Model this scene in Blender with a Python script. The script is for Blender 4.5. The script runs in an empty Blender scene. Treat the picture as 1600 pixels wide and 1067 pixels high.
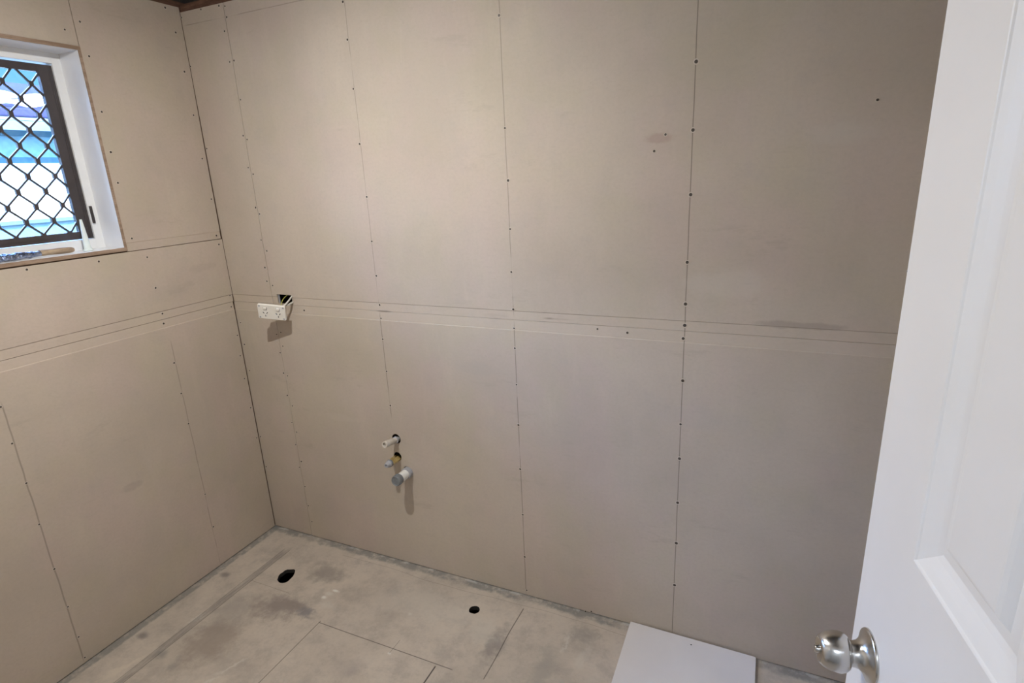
import bpy, bmesh, math, random
from mathutils import Vector, Matrix, noise
random.seed(7)
S = bpy.context.scene
COL = S.collection

# ------------------------------------------------------------ camera
F_PX, YAW, PITCH, ROLL = 890.957, -0.435717, -0.285740, 0.047551
fw = Vector((math.sin(YAW)*math.cos(PITCH), math.cos(YAW)*math.cos(PITCH), math.sin(PITCH)))
r0 = fw.cross(Vector((0, 0, 1))).normalized(); d0 = fw.cross(r0)
rt = math.cos(ROLL)*r0 + math.sin(ROLL)*d0
dn = -math.sin(ROLL)*r0 + math.cos(ROLL)*d0
cd = bpy.data.cameras.new('camera'); cam = bpy.data.objects.new('camera', cd); COL.objects.link(cam)
cd.sensor_width = 36; cd.lens = F_PX/1600*36; cd.clip_start = 0.02
m = Matrix((rt, -dn, -fw)).transposed().to_4x4()
m.translation = Vector((2.26197, -1.82407, 1.70838)); cam.matrix_world = m
S.camera = cam

# ------------------------------------------------------------ light and exposure
S.view_settings.view_transform = 'Standard'; S.view_settings.look = 'None'
S.view_settings.exposure = 0.05; S.view_settings.gamma = 1.0; S.view_settings.use_curve_mapping = False
W = bpy.data.worlds.new('world'); S.world = W; W.use_nodes = True
nt = W.node_tree; nt.nodes.clear()
wo = nt.nodes.new('ShaderNodeOutputWorld'); bg = nt.nodes.new('ShaderNodeBackground')
SKY_STRENGTH = 1.0
# clear blue towards the horizon, bright hazy sky higher up
tc = nt.nodes.new('ShaderNodeTexCoord'); sx = nt.nodes.new('ShaderNodeSeparateXYZ'); ramp = nt.nodes.new('ShaderNodeValToRGB'); mul = nt.nodes.new('ShaderNodeVectorMath')
el = ramp.color_ramp.elements; el[0].position = 0.0; el[0].color = (.05, .13, .22, 1); el[1].position = 1.0; el[1].color = (1.9, 3.3, 6.4, 1)
for pos, c_ in ((.17, (.045, .125, .215, 1)), (.26, (.85, 1.6, 3.1, 1)), (.42, (1.9, 3.3, 6.6, 1))):
    e_ = el.new(pos); e_.color = c_
mul.operation = 'SCALE'; mul.inputs['Scale'].default_value = 6.0 * SKY_STRENGTH
nt.links.new(tc.outputs['Generated'], sx.inputs[0]); nt.links.new(sx.outputs['Z'], ramp.inputs[0])
nt.links.new(ramp.outputs[0], mul.inputs[0]); nt.links.new(mul.outputs[0], bg.inputs['Color']); nt.links.new(bg.outputs[0], wo.inputs[0])

def lamp(name, kind, energy, color, loc, rot=(0, 0, 0), **kw):
    l = bpy.data.lights.new(name, kind); l.energy = energy; l.color = color
    for k, v in kw.items(): setattr(l, k, v)
    o = bpy.data.objects.new(name, l); o.location = loc; o.rotation_euler = rot; COL.objects.link(o); return o
sun = lamp('sun', 'SUN', 26.0, (0.82, 0.93, 1.0), (4, -4, 8), angle=0.01)
sun.rotation_euler = Vector((0.5, -0.45, 0.75)).to_track_quat('Z', 'Y').to_euler()
LX, LY, LZ = 1.045, -0.985, 2.35
LAMP_COL = (1.0, 0.985, 0.965)
lamp('bulb_light_down', 'AREA', 18.0, LAMP_COL, (LX, LY, LZ-0.002), shape='DISK', size=0.036)
lamp('bulb_light_round', 'POINT', 15.5, LAMP_COL, (LX, LY, LZ-0.014), shadow_soft_size=0.012)
lamp('hall_fill', 'AREA', 9.0, (0.66, 0.80, 1.0), (2.3, -2.75, 2.38), shape='DISK', size=0.30)  # added fill for the room, no known lamp in the hall

# ------------------------------------------------------------ helpers
def put(o, parent=None, **props):
    COL.objects.link(o)
    if parent is not None: o.parent = parent
    for k, v in props.items(): o[k] = v
    return o
def obj(name, bm, mats, parent=None, smooth=False, **props):
    bmesh.ops.recalc_face_normals(bm, faces=bm.faces)
    me = bpy.data.meshes.new(name); bm.to_mesh(me); bm.free()
    for mm in (mats if isinstance(mats, (list, tuple)) else [mats]): me.materials.append(mm)
    if smooth:
        for p in me.polygons: p.use_smooth = True
        me.set_sharp_from_angle(angle=math.radians(40))
    return put(bpy.data.objects.new(name, me), parent, **props)
def empty(name, loc=(0, 0, 0), **props):
    o = bpy.data.objects.new(name, None); o.location = loc; o.empty_display_size = .05
    return put(o, None, **props)
def box(bm, a, b, bev=0, mi=0):
    vs = [bm.verts.new((x, y, z)) for x in (a[0], b[0]) for y in (a[1], b[1]) for z in (a[2], b[2])]
    fs = []
    for q in ((0,1,3,2),(4,6,7,5),(0,4,5,1),(2,3,7,6),(0,2,6,4),(1,5,7,3)):
        f = bm.faces.new([vs[i] for i in q]); f.material_index = mi; fs.append(f)
    if bev:
        bmesh.ops.recalc_face_normals(bm, faces=fs)
        es = list({e for f in fs for e in f.edges})
        bmesh.ops.bevel(bm, geom=es, offset=bev, segments=2, profile=.7, affect='EDGES')
    return vs
def boxm(a, b, bev=0):
    bm = bmesh.new(); box(bm, a, b, bev); return bm
def lathe(bm, prof, seg=32, M=None, mi=0, cap=True):
    rings = []
    for r, h in prof:
        if r < 1e-6: rings.append([bm.verts.new((0, 0, h))])
        else: rings.append([bm.verts.new((r*math.cos(2*math.pi*i/seg), r*math.sin(2*math.pi*i/seg), h)) for i in range(seg)])
    for a, b in zip(rings, rings[1:]):
        for i in range(seg):
            j = (i+1) % seg
            if len(a) == 1 and len(b) == 1: continue
            if len(a) == 1: f = bm.faces.new((a[0], b[i], b[j]))
            elif len(b) == 1: f = bm.faces.new((a[i], a[j], b[0]))
            else: f = bm.faces.new((a[i], a[j], b[j], b[i]))
            f.material_index = mi
    if cap:
        for rg in (rings[0], rings[-1]):
            if len(rg) > 1: bm.faces.new(rg).material_index = mi
    if M is not None:
        bmesh.ops.transform(bm, matrix=M, verts=[v for rg in rings for v in rg])
    return bm
def tube(bm, pts, r, seg=10, mi=0):
    pts = [Vector(p) for p in pts]; rings = []
    up = Vector((0, 0, 1))
    for i, p in enumerate(pts):
        t = (pts[min(i+1, len(pts)-1)] - pts[max(i-1, 0)]).normalized()
        a = t.cross(up)
        if a.length < .05: a = t.cross(Vector((1, 0, 0)))
        a.normalize(); b = t.cross(a)
        rr = r[i] if isinstance(r, (list, tuple)) else r
        rings.append([bm.verts.new(p + rr*(a*math.cos(2*math.pi*k/seg) + b*math.sin(2*math.pi*k/seg))) for k in range(seg)])
    for A, B in zip(rings, rings[1:]):
        for k in range(seg):
            bm.faces.new((A[k], A[(k+1) % seg], B[(k+1) % seg], B[k])).material_index = mi
    bm.faces.new(rings[0]).material_index = mi; bm.faces.new(rings[-1]).material_index = mi
    return bm
def bez(p0, p1, p2, p3, n=14):
    p0, p1, p2, p3 = map(Vector, (p0, p1, p2, p3)); out = []
    for i in range(n+1):
        t = i/n; out.append((1-t)**3*p0 + 3*(1-t)**2*t*p1 + 3*(1-t)*t*t*p2 + t**3*p3)
    return out
def frame_M(origin, zaxis, xaxis=None):
    z = Vector(zaxis).normalized()
    x = Vector(xaxis) if xaxis else Vector((0, 0, 1)).cross(z)
    if x.length < 1e-4: x = Vector((1, 0, 0))
    x = (x - z*x.dot(z)).normalized(); y = z.cross(x)
    M = Matrix((x, y, z)).transposed().to_4x4(); M.translation = Vector(origin); return M

# ------------------------------------------------------------ materials
class NT:
    def __init__(s, name, rough=.6, metal=0.0, spec=.5):
        s.m = bpy.data.materials.new(name); s.m.use_nodes = True; s.t = s.m.node_tree
        s.b = s.t.nodes['Principled BSDF']; s.b.inputs['Roughness'].default_value = rough
        s.b.inputs['Metallic'].default_value = metal; s.b.inputs['Specular IOR Level'].default_value = spec
        s.co = s.t.nodes.new('ShaderNodeTexCoord').outputs['Object']
    def L(s, a, b): s.t.links.new(a, b)
    def math(s, op, a, b=None, c=None, clamp=False):
        n = s.t.nodes.new('ShaderNodeMath'); n.operation = op; n.use_clamp = clamp
        for i, v in enumerate((a, b, c)):
            if v is None: continue
            if isinstance(v, (int, float)): n.inputs[i].default_value = v
            else: s.L(v, n.inputs[i])
        return n.outputs[0]
    def noise(s, scale, detail=3, rough=.55, vec=None, stretch=None, off=(0, 0, 0)):
        n = s.t.nodes.new('ShaderNodeTexNoise'); n.inputs['Scale'].default_value = scale
        n.inputs['Detail'].default_value = detail; n.inputs['Roughness'].default_value = rough
        mp = s.t.nodes.new('ShaderNodeMapping'); mp.inputs['Scale'].default_value = stretch or (1, 1, 1); mp.inputs['Location'].default_value = off
        s.L(vec or s.co, mp.inputs[0]); s.L(mp.outputs[0], n.inputs['Vector']); return n.outputs['Fac']
    def rng(s, v, a, b, c=0., d=1., smooth=True):
        n = s.t.nodes.new('ShaderNodeMapRange'); n.interpolation_type = 'SMOOTHSTEP' if smooth else 'LINEAR'
        for i, q in zip((1, 2, 3, 4), (a, b, c, d)): n.inputs[i].default_value = q
        s.L(v, n.inputs[0]); return n.outputs[0]
    def xyz(s):
        n = s.t.nodes.new('ShaderNodeSeparateXYZ'); s.L(s.co, n.inputs[0]); return n.outputs
    def mix(s, fac, a, b, mode='MIX'):
        n = s.t.nodes.new('ShaderNodeMix'); n.data_type = 'RGBA'; n.blend_type = mode
        if isinstance(fac, (int, float)): n.inputs['Factor'].default_value = fac
        else: s.L(fac, n.inputs['Factor'])
        for k, v in (('A', a), ('B', b)):
            if isinstance(v, tuple): n.inputs[k].default_value = (*v[:3], 1)
            else: s.L(v, n.inputs[k])
        return n.outputs['Result']
    def col(s, c):
        if isinstance(c, tuple): s.b.inputs['Base Color'].default_value = (*c[:3], 1)
        else: s.L(c, s.b.inputs['Base Color'])
        return s
    def bump(s, h, strength=.2, dist=.002):
        n = s.t.nodes.new('ShaderNodeBump'); n.inputs['Strength'].default_value = strength; n.inputs['Distance'].default_value = dist
        s.L(h, n.inputs['Height']); s.L(n.outputs[0], s.b.inputs['Normal']); return s
    def line(s, coord, c0, w, wob=.0, wscale=1.5, soft=.5):
        # a drawn, sawn or shade-painting line at coord == c0, half width w
        d = s.math('SUBTRACT', coord, c0)
        if wob: d = s.math('ADD', d, s.math('MULTIPLY', s.math('SUBTRACT', s.noise(wscale, 2), .5), wob))
        return s.rng(s.math('ABSOLUTE', d), w*(1-soft), w*(1+soft), 1, 0)
    def span(s, coord, a, b, soft=.01):
        return s.math('MULTIPLY', s.rng(coord, a-soft, a+soft), s.rng(coord, b-soft, b+soft, 1, 0))
def simple(name, c, rough=.6, metal=0., var=.08, scale=20, spec=.5, bump=0):
    k = NT(name, rough, metal, spec)
    n = k.noise(scale, 4)
    lo = tuple(x*(1-var) for x in c); hi = tuple(min(1, x*(1+var)) for x in c)
    k.col(k.mix(k.rng(n, .3, .7), lo, hi))
    if bump: k.bump(n, bump, .001)
    return k.m
def cement_wall(name, base, lines, smears=()):
    k = NT(name, .78, 0, .25); X, Y, Z = k.xyz()
    n1 = k.noise(1.6, 4, .6); n2 = k.noise(7, 5, .65, off=(3, 1, 2)); n3 = k.noise(90, 3, .6); st = k.noise(5, 3, .6, stretch=(2.5, 2.5, .5))
    c = k.mix(k.rng(n1, .32, .68), tuple(v*.93 for v in base), tuple(v*1.055 for v in base))
    ch = k.noise(4.5, 4, .6, off=(11, 3, 5), stretch=(1, 1, .7))
    c = k.mix(k.math('MULTIPLY', k.rng(ch, .44, .62), .55), c, k.mix(1.0, c, (1.035, .985, 1.045), 'MULTIPLY'))
    ch2 = k.noise(3.1, 4, .6, off=(1, 9, 2)); c = k.mix(k.math('MULTIPLY', k.rng(ch2, .48, .62), .5), c, k.mix(1.0, c, (.975, 1.0, .93), 'MULTIPLY'))
    c = k.mix(k.math('MULTIPLY', k.rng(n2, .5, .72), .24), c, (base[0]*.82, base[1]*.85, base[2]*.93))
    c = k.mix(k.math('MULTIPLY', k.rng(st, .52, .75), .20), c, tuple(v*1.18 for v in base))
    grain = k.noise(38, 4, .65, stretch=(1, 1, 2.2)); c = k.mix(k.math('MULTIPLY', k.rng(grain, .5, .72), .16), c, tuple(v*.78 for v in base))
    c = k.mix(k.math('MULTIPLY', k.rng(n3, .35, .7), .16), c, tuple(v*.80 for v in base))
    # the recessed sheet margins either side of the joint are a little paler
    c = k.mix(k.math('MULTIPLY', k.span(Z, 1.163, 1.2005, .0012), .22), c, tuple(v*1.14 for v in base))
    c = k.mix(k.math('MULTIPLY', k.math('MULTIPLY', k.span(Z, 1.199, 1.234, .0012), k.rng(k.noise(20, 4, .7), .3, .55, .3, 1)), .30), c, tuple(v*1.16 for v in base))
    # scuffs left by trowel and hand, long and horizontal
    sc = k.noise(3.2, 5, .7, stretch=(1, 1, 3.5), off=(8, 2, 1)); c = k.mix(k.math('MULTIPLY', k.rng(sc, .60, .72), .40), c, tuple(v*.80 for v in base))
    A = {'x': X, 'y': Y, 'z': Z}
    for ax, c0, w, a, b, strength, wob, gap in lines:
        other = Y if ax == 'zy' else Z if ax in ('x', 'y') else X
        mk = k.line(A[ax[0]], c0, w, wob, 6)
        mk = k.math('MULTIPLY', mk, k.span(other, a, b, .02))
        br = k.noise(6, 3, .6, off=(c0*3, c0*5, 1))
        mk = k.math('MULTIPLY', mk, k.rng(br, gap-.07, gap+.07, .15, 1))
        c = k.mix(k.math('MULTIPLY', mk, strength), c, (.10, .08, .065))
    for (px, py, pz, rx, rz, s, cc) in smears:
        dx = k.math('DIVIDE', k.math('SUBTRACT', X if rx > 0 else Y, px if rx > 0 else py), abs(rx)); dz = k.math('DIVIDE', k.math('SUBTRACT', Z, pz), rz)
        d = k.math('SQRT', k.math('ADD', k.math('MULTIPLY', dx, dx), k.math('MULTIPLY', dz, dz)))
        d = k.math('ADD', d, k.math('MULTIPLY', k.math('SUBTRACT', k.noise(9, 4, .7), .5), 1.6))
        c = k.mix(k.math('MULTIPLY', k.rng(d, .5, 1.1, 1, 0), s), c, cc)
    k.col(c); k.bump(n3, .12, .001); return k.m
BASE = (.50, .425, .345)
LBASE = (.50, .42, .335)
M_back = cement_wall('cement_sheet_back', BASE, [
    ('x', .828, .0014, 1.22, 2.40, .36, .006, .42), ('x', .8265, .0016, .74, 1.19, .55, .004, .40),
    ('x', 1.424, .0015, 1.22, 2.40, .40, .006, .44), ('x', 1.4235, .0016, .02, 1.18, .52, .004, .36),
    ('x', 2.0235, .0014, .02, 2.40, .62, .003, .28),
    ('z', 1.2335, .0010, .02, 2.8, .30, .001, .30), ('z', 2.345, .0016, .02, .75, .35, .006, .40), ('z', 1.213, .0030, 1.55, 1.64, .8, .004, .5), ('z', 1.199, .0035, .82, .88, .5, .004, .3)],  # full-length line above the joint paints the shade of the down-facing bevel
    [(2.36, 0, 1.240, .15, .013, .40, (.27, .22, .185)), (1.925, 0, 1.79, .05, .018, .40, (.36, .24, .19)), (2.40, 0, 1.77, .09, .035, .30, (.56, .50, .43)),
     (2.15, 0, 1.36, .14, .05, .22, (.60, .54, .47)), (1.25, 0, 1.0, .12, .03, .18, (.38, .35, .31)), (2.1, 0, .9, .2, .05, .15, (.42, .38, .35)), (.55, 0, .69, .12, .02, .2, (.6, .52, .44))])
M_left = cement_wall('cement_sheet_left', LBASE, [
    ('y', -.337, .0018, .02, 1.10, .36, .008, .46), ('y', -.942, .0022, .02, 1.06, .42, .010, .36), ('zy', 1.2335, .0012, -1.8, .02, .5, .001, .30)],  # horizontal line is painted shade for the bevel above the joint
    [(0, -.62, .58, -.05, .02, .3, (.30, .25, .21)), (0, -.3, 1.30, -.12, .04, .18, (.38, .33, .28)), (0, -.12, 1.38, -.08, .02, .25, (.36, .30, .25))])
M_plain = cement_wall('cement_sheet_plain', BASE, [])
M_dark = simple('wall_cavity_dark', (.05, .04, .035), .9)
M_stud = simple('rough_pine_stud', (.16, .10, .065), .85, scale=30)
def wood(name, a, b, rough=.7, sc=(1, 1, 12)):
    k = NT(name, rough, 0, .3); n = k.noise(9, 5, .65, stretch=sc); n2 = k.noise(60, 3, .6)
    c = k.mix(k.rng(n, .35, .68), a, b); c = k.mix(k.math('MULTIPLY', k.rng(n2, .5, .75), .25), c, tuple(v*.6 for v in a))
    k.col(c); k.bump(n, .2, .001); return k.m
M_plate = wood('old_hardwood_plate', (.10, .052, .034), (.19, .10, .065), .8, (1, 1, 8))
M_edge = wood('raw_timber_edge', (.25, .17, .115), (.38, .275, .20), .75, (1, .6, 6))
M_paint = simple('white_gloss_paint', (.80, .80, .81), .20, var=.02, scale=8)
M_alu = simple('white_aluminium', (.78, .78, .77), .38, var=.02)
M_screen = simple('brown_powdercoat', (.055, .045, .045), .42, var=.10, scale=30)
M_door = simple('white_door_paint', (.80, .79, .785), .36, var=.012, scale=6, bump=.02)
M_lining = simple('pale_bounce_lining', (.66, .63, .58), .8, var=.03)  # made pale so the unseen walls bounce more light into the room
M_hall = simple('hall_plaster', (.72, .72, .71), .7, var=.02)
k = NT('window_glass', .0); k.b.inputs['Roughness'].default_value = 0.02
t = k.t; tr = t.nodes.new('ShaderNodeBsdfTransparent'); gl = t.nodes.new('ShaderNodeBsdfGlossy'); gl.inputs['Roughness'].default_value = .02
fr = t.nodes.new('ShaderNodeFresnel'); fr.inputs['IOR'].default_value = 1.45; mx = t.nodes.new('ShaderNodeMixShader')
tr.inputs['Color'].default_value = (.93, .96, .97, 1)
t.links.new(fr.outputs[0], mx.inputs[0]); t.links.new(tr.outputs[0], mx.inputs[1]); t.links.new(gl.outputs[0], mx.inputs[2]); t.links.new(mx.outputs[0], t.nodes['Material Output'].inputs[0])
M_glass = k.m
k = NT('brushed_nickel', .24, 1.0); k.col((.56, .54, .51)); k.b.inputs['Anisotropic'].default_value = .5; M_nickel = k.m
M_pvc = simple('white_pvc', (.80, .79, .74), .35, var=.03)
M_greyp = simple('grey_plastic', (.17, .18, .185), .5, var=.12, scale=60)
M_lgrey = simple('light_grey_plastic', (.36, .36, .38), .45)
M_clearp = simple('dusty_cream_plastic', (.60, .55, .48), .4, var=.10, scale=60)
k = NT('brass', .28, 1.0); k.col(k.mix(k.rng(k.noise(60, 3), .4, .7), (.88, .76, .38), (.66, .54, .24))); M_brass = k.m
M_plast = simple('warm_white_plastic', (.80, .76, .68), .35, var=.02)
M_slot = simple('dark_slot', (.05, .045, .04), .7)
M_cable = simple('grey_white_cable', (.62, .60, .54), .45)
M_cable2 = simple('green_yellow_wire', (.42, .44, .10), .5)
M_screwhead = simple('screw_head_dark', (.075, .062, .052), .5, .4)
M_burr = simple('countersunk_burr', (.55, .475, .395), .8)
M_board = None
k = NT('pale_grey_board', .55, 0, .3); n = k.noise(4, 4); n2 = k.noise(12, 5, .7, stretch=(1, 3, 1))
c = k.mix(k.rng(n, .3, .7), (.690, .655, .635), (.735, .700, .675)); c = k.mix(k.math('MULTIPLY', k.rng(n2, .66, .74), .35), c, (.5, .5, .5)); k.col(c); M_board = k.m
M_grassy = simple('nozzle_plastic', (.75, .82, .80), .3, var=.03)
bs = M_grassy.node_tree.nodes['Principled BSDF']; bs.inputs['Subsurface Weight'].default_value = .4; bs.inputs['Subsurface Radius'].default_value = (.01, .01, .01)
M_handle = wood('worn_handle_wood', (.26, .19, .13), (.50, .38, .25), .55, (8, 1, 8))
k = NT('crinkled_blue_metal', .22, .9); n = k.noise(70, 4, .7); k.col(k.mix(k.rng(n, .35, .65), (.10, .13, .22), (.42, .47, .60))); k.bump(n, .9, .004); M_blue = k.m

# ---- floor
k = NT('cement_floor_sheet', .72, 0, .3); X, Y, Z = k.xyz()
FB = (.51, .44, .365)
nA = k.noise(2.3, 5, .65); nB = k.noise(9, 6, .7, off=(5, 1, 0)); nC = k.noise(70, 3, .6); nD = k.noise(4.5, 6, .7, stretch=(2.2, .8, 1), off=(2, 7, 0))
c = k.mix(k.rng(nA, .35, .65), tuple(v*.92 for v in FB), tuple(v*1.07 for v in FB))
c = k.mix(k.math('MULTIPLY', k.rng(nB, .42, .68), .5), c, (FB[0]*.62, FB[1]*.63, FB[2]*.66))
c = k.mix(k.math('MULTIPLY', k.rng(nD, .58, .75), .45), c, (.55, .49, .41))
c = k.mix(k.math('MULTIPLY', k.rng(nC, .4, .75), .12), c, (.25, .22, .19))
WX = k.math('ADD', X, k.math('MULTIPLY', k.math('SUBTRACT', k.noise(6, 5, .7, off=(3, 3, 1)), .5), .16))
WY = k.math('ADD', Y, k.math('MULTIPLY', k.math('SUBTRACT', k.noise(6, 5, .7, off=(9, 5, 2)), .5), .16))
def blot(c, px, py, rx, ry, s, cc, ang=0., rag=2.2, nsc=14):
    big_ = rx > .03 or ry > .03
    dx0 = k.math('SUBTRACT', WX if big_ else X, px); dy0 = k.math('SUBTRACT', WY if big_ else Y, py); ca, sa = math.cos(ang), math.sin(ang)
    dx = k.math('DIVIDE', k.math('ADD', k.math('MULTIPLY', dx0, ca), k.math('MULTIPLY', dy0, sa)), rx)
    dy = k.math('DIVIDE', k.math('SUBTRACT', k.math('MULTIPLY', dy0, ca), k.math('MULTIPLY', dx0, sa)), ry)
    d = k.math('SQRT', k.math('ADD', k.math('MULTIPLY', dx, dx), k.math('MULTIPLY', dy, dy)))
    d = k.math('ADD', d, k.math('MULTIPLY', k.math('SUBTRACT', k.noise(nsc, 5, .7, off=(px*7, py*7, 0)), .5), rag))
    return k.mix(k.math('MULTIPLY', k.rng(d, .25, 1.35, 1, 0), s), c, cc)
GREY = (.20, .20, .185); PALE = (.58, .54, .47)
for a in [(.48, -.44, .13, .07, .85, (.25, .21, .185)), (.53, -.19, .10, .06, .70, (.26, .23, .20)), (.60, -.42, .04, .03, .8, (.20, .19, .19)),
          (.36, -.68, .10, .12, .65, (.27, .22, .18)), (.30, -.52, .08, .10, .55, (.30, .27, .24)), (.95, -.58, .09, .05, .25, (.30, .26, .24)),
          (1.42, -.28, .035, .10, .8, (.27, .24, .215)), (1.70, -.12, .06, .04, .6, (.27, .25, .22)), (1.62, -.33, .05, .14, .55, (.30, .28, .25)),
          (.60, -.33, .02, .06, .35, (.28, .25, .22)), (.24, -.80, .03, .025, .6, GREY), (.33, -.82, .02, .035, .45, GREY)]:
    c = blot(c, *a)
for a in [(.62, -.30, .020, .012, .85, PALE), (.635, -.275, .018, .007, .9, (.72, .70, .64)), (.615, -.325, .014, .010, .9, (.70, .68, .62)), (.66, -.36, .05, .02, .35, PALE),
          (.52, -.83, .05, .012, .6, PALE, .9), (.55, -.74, .06, .008, .6, PALE, 1.0), (.17, -.90, .10, .015, .7, (.60, .52, .42), 1.2), (1.66, -.18, .008, .05, .5, PALE), (1.75, -.24, .02, .06, .35, PALE),
          (1.02, -.27, .012, .008, .7, PALE), (1.06, -.47, .010, .006, .9, (.72, .70, .66)), (.20, -.60, .05, .010, .5, PALE, 1.3), (1.10, -.20, .25, .10, .22, PALE), (1.35, -.25, .08, .06, .3, PALE)]:
    c = blot(c, *a)
for px, py in [(.078, -.377), (.074, -.765)]:
    c = blot(c, px, py, .027, .019, .75, (.20, .18, .165), rag=.5)
c = blot(c, .13, -.27, .012, .03, .25, (.25, .22, .2))
# grey sealer bands beside both walls and the scraped strip parallel to the left wall
rag = k.math('MULTIPLY', k.math('SUBTRACT', k.noise(14, 5, .7), .5), .06)
fine = k.rng(k.noise(26, 4, .7), .32, .55, .25, 1)
xb = k.math('ADD', X, k.math('MULTIPLY', rag, .45)); c = k.mix(k.math('MULTIPLY', k.rng(xb, .030, .040, .75, 0), fine), c, GREY)
yb = k.math('ADD', k.math('MULTIPLY', Y, -1), rag); 
band = k.math('MULTIPLY', k.rng(yb, .026, .046, .8, 0), k.rng(k.noise(5, 3, .6, off=(1, 0, 0)), .33, .52, .25, 1))
c = k.mix(k.math('MULTIPLY', band, fine), c, GREY)
c = k.mix(k.math('MULTIPLY', k.rng(k.math('MULTIPLY', Y, -1), .004, .018, .55, 0), k.rng(k.noise(9, 4, .7, off=(4, 4, 0)), .5, .6)), c, (.62, .60, .56))
sb = k.math('MULTIPLY', k.rng(k.math('ABSOLUTE', k.math('SUBTRACT', k.math('ADD', X, k.math('MULTIPLY', rag, .25)), .212)), .010, .022, 1, 0), k.span(Y, -1.2, -.13, .05))
c = k.mix(k.math('MULTIPLY', k.math('MULTIPLY', sb, .62), k.rng(k.noise(10, 4, .7, stretch=(6, .6, 1)), .35, .6, .35, 1)), c, (.20, .185, .165))
def seam(c, ax, c0, a, b, w, s, wob=0):
    co, ot = (X, Y) if ax == 'x' else (Y, X)
    mk = k.math('MULTIPLY', k.line(co, c0, w, wob), k.span(ot, a, b, .004))
    return k.mix(k.math('MULTIPLY', mk, s), c, (.06, .05, .045))
for a in [('y', -.446, .697, 1.32, .0016, .75, .004), ('x', .699, -1.7, -.437, .0015, .75, .004), ('x', 1.255, -1.7, -.455, .0026, .95, .003),
          ('x', 1.440, -.44, -.075, .0020, .7, .05), ('y', -.36, .22, .45, .0012, .35, .01), ('y', -.062, .5, 1.95, .0012, .28, .06),
          ('x', .228, -1.2, -.13, .0014, .6, .012), ('x', .196, -1.2, -.13, .0012, .5, .012), ('x', 1.06, -.47, -.40, .0015, .4, .03)]:
    c = seam(c, *a)
k.col(c); k.bump(k.math('ADD', nB, nC), .18, .002); k.b.inputs['Roughness'].default_value = .66
M_floor = k.m

# ------------------------------------------------------------ sheets cut from a flat outline
def jitter_line(p, q, n, amp, axis):
    out = []
    for i in range(n):
        t = i/n; v = [p[0]+(q[0]-p[0])*t, p[1]+(q[1]-p[1])*t]
        if i: v[axis] += amp*noise.noise(Vector((v[0]*3, v[1]*9, p[0]*5+2)))*1.6
        out.append(tuple(v))
    return out
def circle2(cx, cy, r, n=24, rag=0., sx=1., ang=0.):
    o = []
    for i in range(n):
        a = 2*math.pi*i/n; rr = r*(1+rag*noise.noise(Vector((math.cos(a)*1.7, math.sin(a)*1.7, cx*3))))
        x, y = rr*sx*math.cos(a), rr*math.sin(a)
        o.append((cx+x*math.cos(ang)-y*math.sin(ang), cy+x*math.sin(ang)+y*math.cos(ang)))
    return o
def taper(t, span, dep):
    d = t*span
    return 0 if d <= 1e-6 else dep*.62*min(1, d/.0028) + dep*.38*min(1, t)
def sheet(name, outline, holes, tf, thick_dir, mats, parent, tapers=(), thick=.006, **props):
    """outline/holes in 2D; tf maps (u,v,depth)->world. tapers: (v0, v1, depth): face sinks by depth from v0 towards v1"""
    bm = bmesh.new(); es = []
    for loop in [outline]+list(holes):
        vs = [bm.verts.new((u, v, 0)) for u, v in loop]
        es += [bm.edges.new((vs[i], vs[(i+1) % len(vs)])) for i in range(len(vs))]
    bmesh.ops.triangle_fill(bm, edges=es, use_beauty=True, use_dissolve=False, normal=(0, 0, 1))
    for v0, v1, dep in tapers:
        for vv in (v0, v0+(.0028 if v1 > v0 else -.0028)):
            bmesh.ops.bisect_plane(bm, geom=bm.verts[:]+bm.edges[:]+bm.faces[:], plane_co=(0, vv, 0), plane_no=(0, 1, 0), dist=1e-6)
    for v in bm.verts:
        for v0, v1, dep in tapers:
            v.co.z = max(v.co.z, taper((v.co.y-v0)/(v1-v0), abs(v1-v0), dep))
    r = bmesh.ops.extrude_face_region(bm, geom=bm.faces[:])
    for g in r['geom']:
        if isinstance(g, bmesh.types.BMVert): g.co.z = thick
    for v in bm.verts: v.co = Vector(tf(v.co.x, v.co.y, v.co.z))
    bm.normal_update()
    return obj(name, bm, mats, parent, **props)
backtf = lambda u, v, d: (u, d, v)
lefttf = lambda u, v, d: (-d, u, v)
def rect(u0, v0, u1, v1, jl=0, jr=0):
    o = [(u0, v0), (u1, v0)]
    o = [(u0, v0)] + (jitter_line((u1, v0), (u1, v1), 40, jr, 0) if jr else [(u1, v0)]) + (jitter_line((u1, v1), (u0, v1), 1, 0, 0))
    o += jitter_line((u0, v1), (u0, v0), 40, jl, 0) if jl else [(u0, v1)]
    return o

# ------------------------------------------------------------ floor, ceiling, shell
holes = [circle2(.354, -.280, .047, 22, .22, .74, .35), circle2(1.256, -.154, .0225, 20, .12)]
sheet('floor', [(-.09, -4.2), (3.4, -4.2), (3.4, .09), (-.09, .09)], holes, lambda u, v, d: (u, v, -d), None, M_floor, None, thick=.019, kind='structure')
fl_ = bpy.data.objects['floor']; fl_.data.materials.append(simple('shaded_cut_edge', (.02, .018, .016), .9))  # hole sides coloured near black to paint the darkness inside
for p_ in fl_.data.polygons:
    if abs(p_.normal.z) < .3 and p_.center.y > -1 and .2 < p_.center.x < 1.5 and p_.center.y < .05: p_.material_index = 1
obj('ceiling', boxm((-.3, -4.3, 2.78), (3.6, .3, 2.80)), simple('dark_roof_boards', (.045, .04, .045), .9), kind='structure')
for i in range(5):
    xj = .42 + i*.6
    obj('trim_joist_%d' % (i+1), boxm((xj, -1.90, 2.437), (xj+.045, .096, 2.54)), M_plate, kind='structure')

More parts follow.
